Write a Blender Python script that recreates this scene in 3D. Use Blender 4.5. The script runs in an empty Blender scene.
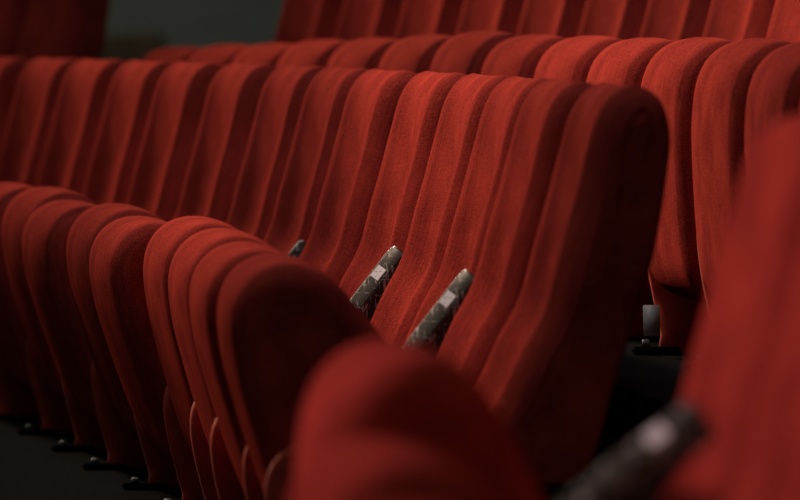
import bpy, bmesh, math, random
from mathutils import Vector, Matrix
random.seed(7)
SC = bpy.context.scene
COL = SC.collection
PI = math.pi

# ------------------------------------------------------------------ materials
def new_mat(name):
    m = bpy.data.materials.new(name); m.use_nodes = True
    nt = m.node_tree
    return m, nt, nt.nodes['Principled BSDF']

def fabric(name, dark, light, sheen=0.0, bump=0.7):
    m, nt, b = new_mat(name)
    N, L = nt.nodes, nt.links
    tc = N.new('ShaderNodeTexCoord')
    fine = N.new('ShaderNodeTexNoise'); fine.inputs['Scale'].default_value = 420; fine.inputs['Detail'].default_value = 3
    mid = N.new('ShaderNodeTexNoise'); mid.inputs['Scale'].default_value = 9; mid.inputs['Detail'].default_value = 3
    mp = N.new('ShaderNodeMapping'); mp.inputs['Scale'].default_value = (60, 6, 6)
    brush = N.new('ShaderNodeTexNoise'); brush.inputs['Scale'].default_value = 2.2; brush.inputs['Detail'].default_value = 2
    L.new(tc.outputs['Object'], fine.inputs['Vector']); L.new(tc.outputs['Object'], mid.inputs['Vector'])
    L.new(tc.outputs['Object'], mp.inputs['Vector']); L.new(mp.outputs['Vector'], brush.inputs['Vector'])
    a1 = N.new('ShaderNodeMath'); a1.operation = 'MULTIPLY_ADD'; a1.inputs[1].default_value = .75
    a2 = N.new('ShaderNodeMath'); a2.operation = 'MULTIPLY_ADD'; a2.inputs[1].default_value = .35
    a3 = N.new('ShaderNodeMath'); a3.operation = 'MULTIPLY_ADD'; a3.inputs[1].default_value = .25; a3.inputs[2].default_value = -.18
    L.new(brush.outputs['Fac'], a3.inputs[0]); L.new(a3.outputs[0], a2.inputs[2]); L.new(mid.outputs['Fac'], a2.inputs[0])
    L.new(fine.outputs['Fac'], a1.inputs[0]); L.new(a2.outputs[0], a1.inputs[2])
    cr = N.new('ShaderNodeValToRGB')
    cr.color_ramp.elements[0].position = .36; cr.color_ramp.elements[0].color = (*dark, 1)
    cr.color_ramp.elements[1].position = .64; cr.color_ramp.elements[1].color = (*light, 1)
    L.new(a1.outputs[0], cr.inputs['Fac']); L.new(cr.outputs['Color'], b.inputs['Base Color'])
    b.inputs['Roughness'].default_value = .95
    b.inputs['Specular IOR Level'].default_value = .0
    b.inputs['Sheen Weight'].default_value = sheen
    b.inputs['Sheen Roughness'].default_value = .45
    b.inputs['Sheen Tint'].default_value = (.9, .25, .16, 1)
    bp = N.new('ShaderNodeBump'); bp.inputs['Strength'].default_value = bump; bp.inputs['Distance'].default_value = .002
    L.new(fine.outputs['Fac'], bp.inputs['Height']); L.new(bp.outputs['Normal'], b.inputs['Normal'])
    return m

def plain(name, col, rough=.5, metal=0., spec=.5, var=.25, scale=30, bump=0.):
    m, nt, b = new_mat(name)
    N, L = nt.nodes, nt.links
    tc = N.new('ShaderNodeTexCoord')
    no = N.new('ShaderNodeTexNoise'); no.inputs['Scale'].default_value = scale; no.inputs['Detail'].default_value = 4
    L.new(tc.outputs['Object'], no.inputs['Vector'])
    cr = N.new('ShaderNodeValToRGB')
    cr.color_ramp.elements[0].position = .3; cr.color_ramp.elements[0].color = (*[c*(1-var) for c in col], 1)
    cr.color_ramp.elements[1].position = .7; cr.color_ramp.elements[1].color = (*[min(1, c*(1+var)) for c in col], 1)
    L.new(no.outputs['Fac'], cr.inputs['Fac']); L.new(cr.outputs['Color'], b.inputs['Base Color'])
    b.inputs['Roughness'].default_value = rough; b.inputs['Metallic'].default_value = metal
    b.inputs['Specular IOR Level'].default_value = spec
    if bump:
        bp = N.new('ShaderNodeBump'); bp.inputs['Strength'].default_value = bump; bp.inputs['Distance'].default_value = .003
        L.new(no.outputs['Fac'], bp.inputs['Height']); L.new(bp.outputs['Normal'], b.inputs['Normal'])
    return m

def scratched(name):
    """black worn lacquer with pale scratches running along and across it"""
    m, nt, b = new_mat(name)
    N, L = nt.nodes, nt.links
    tc = N.new('ShaderNodeTexCoord')
    base = (.040, .034, .028)
    masks = []
    for sc, rot, th in (((30, 220, 25), .85, .665), ((30, 25, 200), .3, .70), ((70, 70, 70), 0, .72)):
        mp = N.new('ShaderNodeMapping'); mp.inputs['Scale'].default_value = sc; mp.inputs['Rotation'].default_value = (rot, 0, 0)
        no = N.new('ShaderNodeTexNoise'); no.inputs['Scale'].default_value = 1.0; no.inputs['Detail'].default_value = 3
        st = N.new('ShaderNodeMapRange'); st.inputs['From Min'].default_value = th - .08; st.inputs['From Max'].default_value = th
        L.new(tc.outputs['Object'], mp.inputs['Vector']); L.new(mp.outputs['Vector'], no.inputs['Vector'])
        L.new(no.outputs['Fac'], st.inputs['Value']); masks.append(st)
    mx = N.new('ShaderNodeMath'); mx.operation = 'MAXIMUM'
    mx2 = N.new('ShaderNodeMath'); mx2.operation = 'MAXIMUM'
    L.new(masks[0].outputs[0], mx.inputs[0]); L.new(masks[1].outputs[0], mx.inputs[1])
    L.new(mx.outputs[0], mx2.inputs[0]); L.new(masks[2].outputs[0], mx2.inputs[1])
    mix = N.new('ShaderNodeMixRGB'); mix.inputs[1].default_value = (*base, 1); mix.inputs[2].default_value = (.42, .40, .37, 1)
    L.new(mx2.outputs[0], mix.inputs[0]); L.new(mix.outputs[0], b.inputs['Base Color'])
    b.inputs['Roughness'].default_value = .3; b.inputs['Specular IOR Level'].default_value = .06
    return m

def speckled(name):
    """small pale number sticker, its print too worn to read"""
    m, nt, b = new_mat(name)
    N, L = nt.nodes, nt.links
    tc = N.new('ShaderNodeTexCoord')
    no = N.new('ShaderNodeTexNoise'); no.inputs['Scale'].default_value = 260; no.inputs['Detail'].default_value = 1
    cr = N.new('ShaderNodeValToRGB')
    cr.color_ramp.elements[0].position = .34; cr.color_ramp.elements[0].color = (.30, .31, .33, 1)
    cr.color_ramp.elements[1].position = .40; cr.color_ramp.elements[1].color = (.92, .95, .98, 1)
    L.new(tc.outputs['Object'], no.inputs['Vector']); L.new(no.outputs['Fac'], cr.inputs['Fac'])
    L.new(cr.outputs['Color'], b.inputs['Base Color']); b.inputs['Roughness'].default_value = .5
    return m

RED = fabric('red_plush', (.145, .017, .014), (.46, .053, .038))
PIPE = fabric('red_piping', (.20, .018, .013), (.34, .036, .026), .2, .2)
LEGM = plain('red_lacquer', (.42, .05, .03), .6, 0, .1, .2, 25)
ARM = scratched('black_lacquer_scratched')
BLACK = plain('black_plastic', (.012, .011, .011), .6, 0, .3, .3, 40)
STICK = speckled('pale_sticker')
STEEL = plain('dark_steel', (.10, .10, .10), .6, 0, .2, .2, 60)
FOOT = plain('matt_black_iron', (.006, .006, .006), .9, 0, .0, .3, 40)
PLATE = plain('grey_paint', (.40, .42, .40), .6, .0, .3, .2, 60)
METAL = plain('dull_steel', (.62, .62, .60), .5, .0, .5, .2, 60)
FLOOR = plain('dark_carpet', (.014, .013, .0125), .95, 0, .0, .4, 120, .4)
WALL = plain('grey_green_wall', (.22, .235, .20), .9, 0, .2, .10, 3, .1)
WOOD = plain('dark_wood', (.12, .07, .035), .6, 0, .3, .3, 8)

# ------------------------------------------------------------------ mesh helpers
def link(name, bm, mat, parent=None, smooth=True, sharp=None):
    me = bpy.data.meshes.new(name); bm.normal_update(); bm.to_mesh(me); bm.free()
    me.materials.append(mat)
    for p in me.polygons: p.use_smooth = smooth
    if sharp: me.set_sharp_from_angle(angle=math.radians(sharp))
    o = bpy.data.objects.new(name, me); COL.objects.link(o)
    if parent is not None: o.parent = parent
    return o

def spline(pts, n):
    """closed Catmull-Rom through pts, resampled evenly to n points"""
    dense = []
    k = len(pts)
    for i in range(k):
        p0, p1, p2, p3 = (Vector(pts[(i+j-1) % k]) for j in range(4))
        for s in range(16):
            t = s/16
            dense.append(.5*((2*p1) + (p2-p0)*t + (2*p0-5*p1+4*p2-p3)*t*t + (3*p1-p0-3*p2+p3)*t**3))
    L = [0]
    for i in range(len(dense)):
        L.append(L[-1] + (dense[(i+1) % len(dense)]-dense[i]).length)
    out = []; j = 0
    for i in range(n):
        d = L[-1]*i/n
        while L[j+1] < d: j += 1
        f = (d-L[j])/max(1e-9, L[j+1]-L[j])
        out.append(dense[j].lerp(dense[(j+1) % len(dense)], f))
    return out

def inward(pts):
    n = len(pts)
    area = sum(pts[i].x*pts[(i+1) % n].y - pts[(i+1) % n].x*pts[i].y for i in range(n))
    sg = 1 if area > 0 else -1
    res = []
    for i in range(n):
        t = (pts[(i+1) % n]-pts[i-1]).normalized()
        res.append(Vector((-t.y, t.x))*sg)
    return res

def stations(half, r, nflat, nround):
    st = []
    for i in range(nround+1):                                         # far side, from the cap in
        a = PI/2*i/nround
        st.append((-half + r*(1-math.sin(a)), r*(1-math.cos(a))))
    st = sorted(((-half + r*(1-math.cos(PI/2*i/nround)), r*(1-math.sin(PI/2*i/nround))) for i in range(nround+1)))
    core = [(-half+r + (2*half-2*r)*i/nflat, 0.) for i in range(1, nflat)]
    return st + core + [(-x, o) for x, o in reversed(st)]

def loft(profile, half, r, shape=None, nflat=14, nround=8, ins=None):
    """side profile (forward, up) swept across the width, its edges rounded over; shape(x, point, normal) adds relief"""
    nrm = inward(profile); bm = bmesh.new(); rings = []
    for x, o in stations(half, r, nflat, nround):
        ring = []
        for p, n in zip(profile, nrm):
            d = o*(ins(p, n) if ins else 1) + (shape(x, p, n) if shape else 0)
            q = p + n*d
            ring.append(bm.verts.new((x, q.x, q.y)))
        rings.append(ring)
    m = len(profile)
    for a, b in zip(rings, rings[1:]):
        for i in range(m):
            bm.faces.new((a[i], a[(i+1) % m], b[(i+1) % m], b[i]))
    for ring, rev in ((rings[0], True), (rings[-1], False)):          # caps: a slightly padded fan
        c = sum((v.co for v in ring), Vector())/m
        inner = []
        for v in ring:
            q = v.co.lerp(c, .35); q.x += (.002 if not rev else -.002); inner.append(bm.verts.new(q))
        for i in range(m):
            bm.faces.new((ring[i], ring[(i+1) % m], inner[(i+1) % m], inner[i]))
        cv = bm.verts.new(c + Vector((.003 if not rev else -.003, 0, 0)))
        for i in range(m):
            bm.faces.new((inner[i], inner[(i+1) % m], cv))
    bmesh.ops.recalc_face_normals(bm, faces=bm.faces[:])
    return bm

def tube(pts, r, closed=False, seg=6):
    bm = bmesh.new(); n = len(pts); rings = []
    for i, p in enumerate(pts):
        a = pts[(i-1) % n] if (closed or i) else p
        b = pts[(i+1) % n] if (closed or i < n-1) else p
        t = (b-a).normalized()
        u = t.cross(Vector((1, 0, 0)));  u = u.normalized() if u.length > 1e-4 else Vector((0, 0, 1))
        w = t.cross(u).normalized()
        rings.append([bm.verts.new(p + u*r*math.cos(2*PI*k/seg) + w*r*math.sin(2*PI*k/seg)) for k in range(seg)])
    for i in range(n if closed else n-1):
        a, b = rings[i], rings[(i+1) % n]
        for k in range(seg): bm.faces.new((a[k], a[(k+1) % seg], b[(k+1) % seg], b[k]))
    if not closed:
        bm.faces.new(rings[0]); bm.faces.new(rings[-1][::-1])
    bmesh.ops.recalc_face_normals(bm, faces=bm.faces[:])
    return bm

# ------------------------------------------------------------------ one theatre seat: x away along the row, y forward, z up
Z0 = .12                                                              # profiles are drawn 12 cm above the floor
def prof(pts): return [(y, z-Z0) for y, z in pts]
BACK = prof([(.098, .36), (.083, .41), (.053, .46), (.021, .53), (-.016, .60), (-.042, .694), (-.062, .765), (-.082, .84),
             (-.097, .893), (-.118, .928), (-.145, .947), (-.172, .943), (-.194, .925), (-.206, .89), (-.207, .84),
             (-.184, .694), (-.156, .60), (-.120, .48), (-.088, .37), (-.055, .325), (.02, .318), (.075, .325)])
CUSH = prof([(.385, .683), (.425, .668), (.452, .635), (.462, .59), (.458, .53), (.446, .47), (.426, .39), (.400, .30),
             (.375, .24), (.335, .208), (.27, .212), (.205, .25), (.145, .33), (.122, .39), (.142, .44), (.19, .505),
             (.25, .585), (.30, .648), (.34, .675)])
LEG = prof([(.29, .425), (.36, .41), (.412, .38), (.432, .335), (.427, .27), (.410, .20), (.396, .15), (.392, .122),
            (.30, .121), (.18, .121), (.06, .122), (.06, .16), (.085, .25), (.11, .35), (.15, .41), (.22, .43)])
W = .54
PITCHX = W/2
HINGE = Vector((0, .145, .42-Z0))

def back_bm():
    P = spline(BACK, 84)
    def shape(x, p, n):
        front = max(0., min(1., (-n.x*1.0 + .15)/.9))                 # 1 on the front face
        dish = .027*math.cos(PI/2*min(1., abs(x)/.185))**1.5
        rim = -.007*math.exp(-((abs(x)-.168)/.036)**2)
        top = max(0., min(1., ((.92-Z0)-p.y)/.24)); top = top*top*(3-2*top)
        return front*(dish*top + rim)
    def ins(p, n):                                                    # deep soft rounding in front, tighter over the top and behind
        front = max(0., min(1., (-n.x + .2)/.8)); up = max(0., min(1., (-n.y + .1)/.8))
        low = max(0., min(1., (p.y-(.46-Z0))/.38))                    # the sides close up towards the seat
        return (.35 + .65*max(front, up))*(.55 + .45*low)
    return loft(P, .245, .075, shape, 26, 12, ins)

def cush_bm():
    P = spline(CUSH, 84)
    def shape(x, p, n):
        return -.008*max(0., 1-(x/.21)**2)
    return loft(P, .225, .046, shape, 14, 10)

def seam(profile, x, off, n=84, part=None):
    P = spline(profile, n); N = inward(P)
    pts = [Vector((x, (p+q*off).x, (p+q*off).y)) for p, q in zip(P, N)]
    if part: pts = pts[part[0]:part[1]]
    return pts

ME = {}
def proto(key, fn, mat, sharp=None):
    """mesh data built once, shared by every copy"""
    if key not in ME:
        o = link(key, fn(), mat, None, True, sharp); ME[key] = o.data
        bpy.data.objects.remove(o)
    return ME[key]

def part(name, key, fn, mat, parent, sharp=None, loc=(0, 0, 0), rotx=0.):
    o = bpy.data.objects.new(name, proto(key, fn, mat, sharp)); COL.objects.link(o)
    o.parent = parent; o.location = loc; o.rotation_euler = (rotx, 0, 0)
    return o

def shift(bm, v):
    bmesh.ops.translate(bm, verts=bm.verts[:], vec=v); return bm

def leg_bm(): return loft(spline(LEG, 64), .017, .012, None, 2, 5)
def foot_bm():
    bm = bmesh.new()
    bmesh.ops.create_cube(bm, size=1)
    bmesh.ops.scale(bm, verts=bm.verts[:], vec=(.045, .09, .012))
    bmesh.ops.translate(bm, verts=bm.verts[:], vec=(0, .405, .006))
    bmesh.ops.bevel(bm, geom=bm.edges[:], offset=.004, segments=3, affect='EDGES')
    return bm
def bolt_bm():
    bm = bmesh.new()
    bmesh.ops.create_cone(bm, cap_ends=True, segments=12, radius1=.009, radius2=.007, depth=.010)
    bmesh.ops.translate(bm, verts=bm.verts[:], vec=(0, .425, .017))
    return bm
def plate_bm():
    bm = bmesh.new(); bmesh.ops.create_cube(bm, size=1)
    bmesh.ops.scale(bm, verts=bm.verts[:], vec=(.004, .032, .046))
    bmesh.ops.bevel(bm, geom=bm.edges[:], offset=.0015, segments=2, affect='EDGES')
    bmesh.ops.translate(bm, verts=bm.verts[:], vec=(0, 0, 0)); bmesh.ops.rotate(bm, verts=bm.verts[:], matrix=Matrix.Rotation(math.radians(14), 3, 'Y')); bmesh.ops.translate(bm, verts=bm.verts[:], vec=(-.030, .420, .052))
    return bm

A0, A1 = Vector((-.026, .606-Z0)), Vector((.150, .392-Z0))            # rear top and front end of the sloping armrest
def arm_bm():
    d = (A1-A0).normalized(); n = Vector((-d.y, d.x));  n = n if n.y > 0 else -n
    bm = bmesh.new(); rings = []
    K = 14
    for i in range(K+1):
        t = i/K
        c = A0.lerp(A1, t)
        hw = .021; th = .056*(1-.22*t)                                # thins towards the front
        e = 1.0 if 0 < i < K else .92
        sec = [(-hw, -.5), (-hw, .32), (-hw*.75, .5), (-hw*.45, .5), (hw*1.0, .06), (hw*1.0, -.5)]   # shoulder falls away to the near side
        rings.append([bm.verts.new((-(x*e), (c+n*(h*th*e)).x, (c+n*(h*th*e)).y)) for x, h in sec])
    for a, b in zip(rings, rings[1:]):
        for k in range(6): bm.faces.new((a[k], a[(k+1) % 6], b[(k+1) % 6], b[k]))
    bm.faces.new(rings[0]); bm.faces.new(rings[-1][::-1])
    bmesh.ops.recalc_face_normals(bm, faces=bm.faces[:])
    ed = [e for e in bm.edges if e.calc_face_angle(0) > .35]
    bmesh.ops.bevel(bm, geom=ed, offset=.0025, segments=2, affect='EDGES', clamp_overlap=True)
    return bm

def cap_bm():
    d = (A1-A0).normalized(); n = Vector((-d.y, d.x));  n = n if n.y > 0 else -n
    bm = bmesh.new(); rings = []
    for t, e in ((.93, 1.06), (1.0, 1.06), (1.03, .8)):
        c = A0.lerp(A1, t); hw = .021; th = .056*(1-.22*t)
        sec = [(-hw, -.5), (-hw, .32), (-hw*.75, .5), (-hw*.45, .5), (hw*1.0, .06), (hw*1.0, -.5)]
        rings.append([bm.verts.new((-(x*e), (c+n*(h*th*e)).x, (c+n*(h*th*e)).y)) for x, h in sec])
    for a, b in zip(rings, rings[1:]):
        for k in range(6): bm.faces.new((a[k], a[(k+1) % 6], b[(k+1) % 6], b[k]))
    bm.faces.new(rings[0]); bm.faces.new(rings[-1][::-1])
    bmesh.ops.recalc_face_normals(bm, faces=bm.faces[:])
    return bm

def bracket_bm():
    pts = prof([(-.040, .595), (-.012, .600), (.035, .535), (.075, .475), (.085, .40), (.055, .395), (.02, .465), (-.022, .555)])
    bm = bmesh.new()
    a = [bm.verts.new((-.019, y, z)) for y, z in pts]; b = [bm.verts.new((.013, y, z)) for y, z in pts]
    k = len(pts)
    for i in range(k): bm.faces.new((a[i], a[(i+1) % k], b[(i+1) % k], b[i]))
    bm.faces.new(a); bm.faces.new(b[::-1])
    bmesh.ops.recalc_face_normals(bm, faces=bm.faces[:])
    bmesh.ops.bevel(bm, geom=bm.edges[:], offset=.003, segments=2, affect='EDGES')
    return bm

def sticker_bm():
    d = (A1-A0).normalized(); n = Vector((-d.y, d.x));  n = n if n.y > 0 else -n
    bm = bmesh.new()
    th = .056*(1-.22*.24); hw = .021
    def P(t, x, h, lift): 
        c = A0.lerp(A1, t) + n*(h*th)
        return Vector((-x, c.x, c.y))
    q0, q1 = (-hw*.30, .455), (hw*.62, .176)
    vs = [P(.17, *q0, 0), P(.17, *q1, 0), P(.265, *q1, 0), P(.265, *q0, 0)]
    nn = (vs[1]-vs[0]).cross(vs[3]-vs[0]).normalized()
    if nn.z < 0: nn = -nn
    lo = [bm.verts.new(v + nn*.0002) for v in vs]; hi = [bm.verts.new(v + nn*.0014) for v in vs]
    for i in range(4): bm.faces.new((lo[i], lo[(i+1) % 4], hi[(i+1) % 4], hi[i]))
    bm.faces.new(hi); bm.faces.new(lo[::-1])
    bmesh.ops.recalc_face_normals(bm, faces=bm.faces[:])
    return bm

def seat(loc, ang, tilt, label, group, arm=None, near_leg=False, sag=(0, 0), plate=False, legz=1.):
    """an Empty on the floor under the seat, its parts below it; ang is the heading of the row there"""
    t = bpy.data.objects.new('theatre_seat', None); COL.objects.link(t)
    t.empty_display_size = .1
    t.location = loc; t.rotation_euler = (0, 0, PI/2 + ang)
    t['label'] = label; t['category'] = 'seat'; t['group'] = group
    b = part('backrest', 'backrest', back_bm, RED, t)
    for s in (-1, 1):
        part('piping', 'back_piping%d' % s, lambda: tube(seam(BACK, s*.2425, .032), .0022, True), PIPE, b)
    c = part('seat_cushion', 'seat_cushion', lambda: shift(cush_bm(), -HINGE), RED, t, None, HINGE + Vector((0, *sag)), -tilt)
    for s in (-1, 1):
        part('piping', 'cushion_piping%d' % s, lambda: shift(tube(seam(CUSH, s*.2215, .034), .0022, True), -HINGE), PIPE, c)
    sides = [PITCHX] + ([-PITCHX] if near_leg else [])
    for x in sides:
        l = part('leg', 'leg', leg_bm, LEGM, t, None, (x, 0, 0))
        l.scale.z = legz
        part('foot_plate', 'foot_plate', foot_bm, FOOT, l); part('bolt', 'bolt', bolt_bm, STEEL, l)
        if plate and x > 0: part('metal_plate', 'metal_plate', plate_bm, PLATE, l)
    if arm:
        a = part('armrest', 'armrest', arm_bm, ARM, t, 40, (PITCHX-.026, arm[0], arm[1]))
        if len(arm) > 2:                                              # pushed up a little about its rear end
            R = Matrix.Rotation(-arm[2], 3, 'X'); pv = Vector((0, A0.x, A0.y)); a.rotation_euler.x = -arm[2]; a.scale = (.85, .82, .82); a.location += pv - R @ (pv*.82)
        part('end_cap', 'end_cap', cap_bm, METAL, a, 40)
        part('bracket', 'bracket', bracket_bm, BLACK, a, 40)
        part('number_sticker', 'number_sticker', sticker_bm, STICK, a, 40)
    return t

# ------------------------------------------------------------------ the hall: concentric curved rows
HC = 1.052 - Z0                                                       # eye height over the middle row's floor
X45, D45, PS, KA = -.0282, 11.4148, math.radians(8.6875), math.radians(1.02352)
R0 = W/KA
CX, CY = X45 - R0*math.cos(PS), D45 - R0*math.sin(PS)
def on_arc(t, off=0.):
    a = PS + KA*(t-4.5); r = R0+off
    return CX + r*math.cos(a), CY + r*math.sin(a), a

MID = 'red seats of the long middle row'
ordinal = ['', 'first', 'second', 'third', 'fourth', 'fifth', 'sixth', 'seventh', 'eighth', 'ninth', 'tenth', 'eleventh',
           'twelfth', 'thirteenth', 'fourteenth', 'fifteenth']
mid_label = {
    1: 'red plush seat ending the middle row, its broad dark side fully in view',
    2: 'red plush seat of the middle row, just right of the nearer sloping black armrest',
    3: 'red plush seat of the middle row, just left of the nearer sloping black armrest',
    4: 'red plush seat of the middle row, just right of the sharply focused scratched armrest',
    5: 'red plush seat of the middle row, just left of the sharply focused scratched armrest',
    6: 'red plush seat of the middle row, only the black tip of its armrest showing',
}
dyB = {1: 0, 2: .013, 3: 0, 4: -.007, 5: -.007, 6: .005, 7: -.004, 8: -.012, 9: 0, 10: .012, 11: .006, 12: .004, 13: -.01, 14: 0, 15: 0}
sagB = {1: .008, 2: .003, 3: .010, 4: .013, 5: .048, 6: .022, 7: .048, 8: .03}
tiltB = {1: 0, 2: 0, 3: -1.0, 4: -2.0, 5: 2.0, 6: 0, 7: 2.0, 8: -1, 9: 0, 10: 1, 11: -1, 12: 0, 13: 1, 14: 0, 15: 0}
for k in range(1, 16):
    x, y, a = on_arc(k)
    f = Vector((-math.cos(a), -math.sin(a)))*dyB[k]
    lab = mid_label.get(k, 'red plush seat %s from the dark sided end of the middle row' % ordinal[k])
    seat((x+f.x, y+f.y, 0), a, math.radians(tiltB[k]+3), lab, MID, arm={2: (0, 0), 4: (0, 0), 6: (0, -.028)}.get(k), near_leg=(k == 1), sag=(sagB.get(k, .02), 0))

# raised row behind
OFFC, PHC, RAKE = .943, 14.504, .285
KC = 1.0188*R0/(R0+OFFC)
BACKROW = 'red seats of the raised row behind'
TILTC = math.radians(-13)
nC = 14
for i in range(nC):
    tt = PHC - KC*i - .5*KC
    x, y, a = on_arc(tt, OFFC)
    if i == 0: lab = 'red plush seat at the far left end of the raised row behind, beside the aisle'
    else: lab = 'red plush seat of the raised row behind, %s from its far aisle end' % ordinal[i+1]
    seat((x, y, RAKE), a, math.radians(-20 + 9.5*min(1, i/8) + random.uniform(-1, 1)), lab, BACKROW, near_leg=(i == nC-1), plate=(i == 10), sag=(.026-.05*max(0, 1-i/3), -.07*max(0, 1-i/6)), legz=1.3)
# beyond the side aisle, in the dark
for i in range(4):
    tt = PHC + 3.3 + KC*i + .5*KC
    x, y, a = on_arc(tt, OFFC)
    seat((x, y, RAKE), a, TILTC, ['dim red seat beside the far side aisle at the upper left',
         'dim red seat second from the far side aisle at the upper left',
         'dim red seat third from the far side aisle at the upper left',
         'dim red seat fourth from the far side aisle at the upper left'][i], 'dim red seats beyond the far aisle', near_leg=(i == 0))

# the near block across the aisle: three seats in a straight run, close to the lens
NA = math.radians(5.0)
fwd = Vector((-math.cos(NA), -math.sin(NA))); away = Vector((-math.sin(NA), math.cos(NA)))
P0 = Vector((.300, 6.60)) + fwd*.025
near_lab = ['blurred bright red seat in the foreground, just left of the blurred grey armrest',
            'blurred bright red seat in the foreground, holding the blurred grey armrest on its left',
            'blurred bright red seat at the right picture edge, nearest to the viewer']
for i in range(3):
    q = P0 - away*(W*(i+.5))
    seat((q.x, q.y, 0), NA, math.radians((-11, 6, 11)[i]), near_lab[i], 'blurred red seats in the foreground', arm=(.045, .046, -.24) if i == 1 else None, near_leg=(i == 2), sag=(-.035, -.02))

# ------------------------------------------------------------------ room shell
def struct(name, bm, mat, smooth=False):
    o = link(name, bm, mat, None, smooth); o['kind'] = 'structure'; return o

bm = bmesh.new()
for v in ((-16, -2), (10, -2), (10, 34), (-16, 34)): bm.verts.new((*v, 0))
bm.faces.new(bm.verts[:]); struct('floor', bm, FLOOR)

def tier(r0, r1, z0, z1, t0, t1, n=60):
    bm = bmesh.new(); rows = []
    for i in range(n+1):
        a = PS + KA*(t0 + (t1-t0)*i/n - 4.5)
        c, s = math.cos(a), math.sin(a)
        rows.append([bm.verts.new((CX+r*c, CY+r*s, z)) for r, z in ((R0+r0, z0), (R0+r0, z1), (R0+r1, z1), (R0+r1, z0))])
    for a, b in zip(rows, rows[1:]):
        for k in range(4): bm.faces.new((a[k], a[(k+1) % 4], b[(k+1) % 4], b[k]))
    bm.faces.new(rows[0]); bm.faces.new(rows[-1][::-1])
    bmesh.ops.recalc_face_normals(bm, faces=bm.faces[:])
    return bm
struct('floor_tier', tier(.30, 1.30, 0.0, RAKE, -8, 30), FLOOR)
struct('floor_tier', tier(1.30, 7.0, 0.0, 2*RAKE, -8, 30), FLOOR)

def box(x0, x1, y0, y1, z0, z1):
    bm = bmesh.new(); bmesh.ops.create_cube(bm, size=1)
    bmesh.ops.scale(bm, verts=bm.verts[:], vec=(x1-x0, y1-y0, z1-z0))
    bmesh.ops.translate(bm, verts=bm.verts[:], vec=((x0+x1)/2, (y0+y1)/2, (z0+z1)/2)); return bm
struct('wall_back', box(-16, 10, 33, 33.2, 0, 8), WALL)
struct('trim_1', box(-16, -1.32, 32.94, 33, 0, .85), WOOD)

# ------------------------------------------------------------------ light
def lamp(kind, name, loc, target, energy, color, **kw):
    d = bpy.data.lights.new(name, kind); d.energy = energy; d.color = color
    for k, v in kw.items(): setattr(d, k, v)
    o = bpy.data.objects.new(name, d); COL.objects.link(o); o.location = loc
    o.rotation_euler = (Vector(target)-Vector(loc)).to_track_quat('-Z', 'Y').to_euler()
    return o
key = lamp('SPOT', 'house_spot', (-4.9, 24.5, 5.6), (.50, 12.7, 1.15), 11500, (1, .78, .56), spot_size=math.radians(24), spot_blend=1.0, shadow_soft_size=.45)
key.scale = (.9, 1, 1)
lamp('AREA', 'ceiling_wash', (-1.4, 10.9, 5.5), (.1, 10.9, .5), 55, (.86, .93, 1), shape='DISK', size=2.0)
lamp('SPOT', 'stage_spot', (-6.0, 8.0, 3.6), (.35, 6.2, .7), 1500, (1, .62, .60), spot_size=math.radians(22), spot_blend=1.0, shadow_soft_size=.4)
front = lamp('SPOT', 'stage_front_light', (-4.3, 15.4, 5.8), (.22, 11.2, .62), 2350, (1, .72, .52), spot_size=math.radians(12), spot_blend=1.0, shadow_soft_size=.3)
front.scale = (3.2, 1, 1)                                              # beam stretched wide along the row, narrow up and down
lamp('AREA', 'camera_side_fill', (1.5, -1.5, 5.0), (.2, 9, .4), 30, (1, .85, .75), shape='DISK', size=1.5)  # added weak fill from behind the camera, lifts the dark near sides
lamp('POINT', 'back_wall_fill', (-4.4, 27.0, 3.4), (-3.5, 33, 1.6), 140, (1, 1, .92), shadow_soft_size=.2)  # added fill, no fixture there: brightens the back wall and far seats
lamp('POINT', 'far_seats_fill', (-5.0, 21.0, 3.2), (-1, 20, 1), 75, (1, .86, .80), shadow_soft_size=.2)  # second added fill, only to lift the dim block beyond the aisle
w = bpy.data.worlds.new('hall_air'); SC.world = w; w.use_nodes = True
w.node_tree.nodes['Background'].inputs[0].default_value = (.80, .85, .80, 1)
w.node_tree.nodes['Background'].inputs[1].default_value = .045

# ------------------------------------------------------------------ camera
cd = bpy.data.cameras.new('camera'); cam = bpy.data.objects.new('camera', cd); COL.objects.link(cam)
cd.sensor_width = 36; cd.lens = 270; cd.clip_end = 200
cam.location = (0, 0, HC)
cam.rotation_euler = (PI/2 - math.atan(231/6000), 0, 0)
cd.dof.use_dof = True; cd.dof.focus_distance = 11.35; cd.dof.aperture_fstop = 5.0
SC.camera = cam
SC.view_settings.view_transform = 'Standard'; SC.view_settings.look = 'None'
SC.view_settings.exposure = 0; SC.view_settings.gamma = 1; SC.view_settings.use_curve_mapping = False
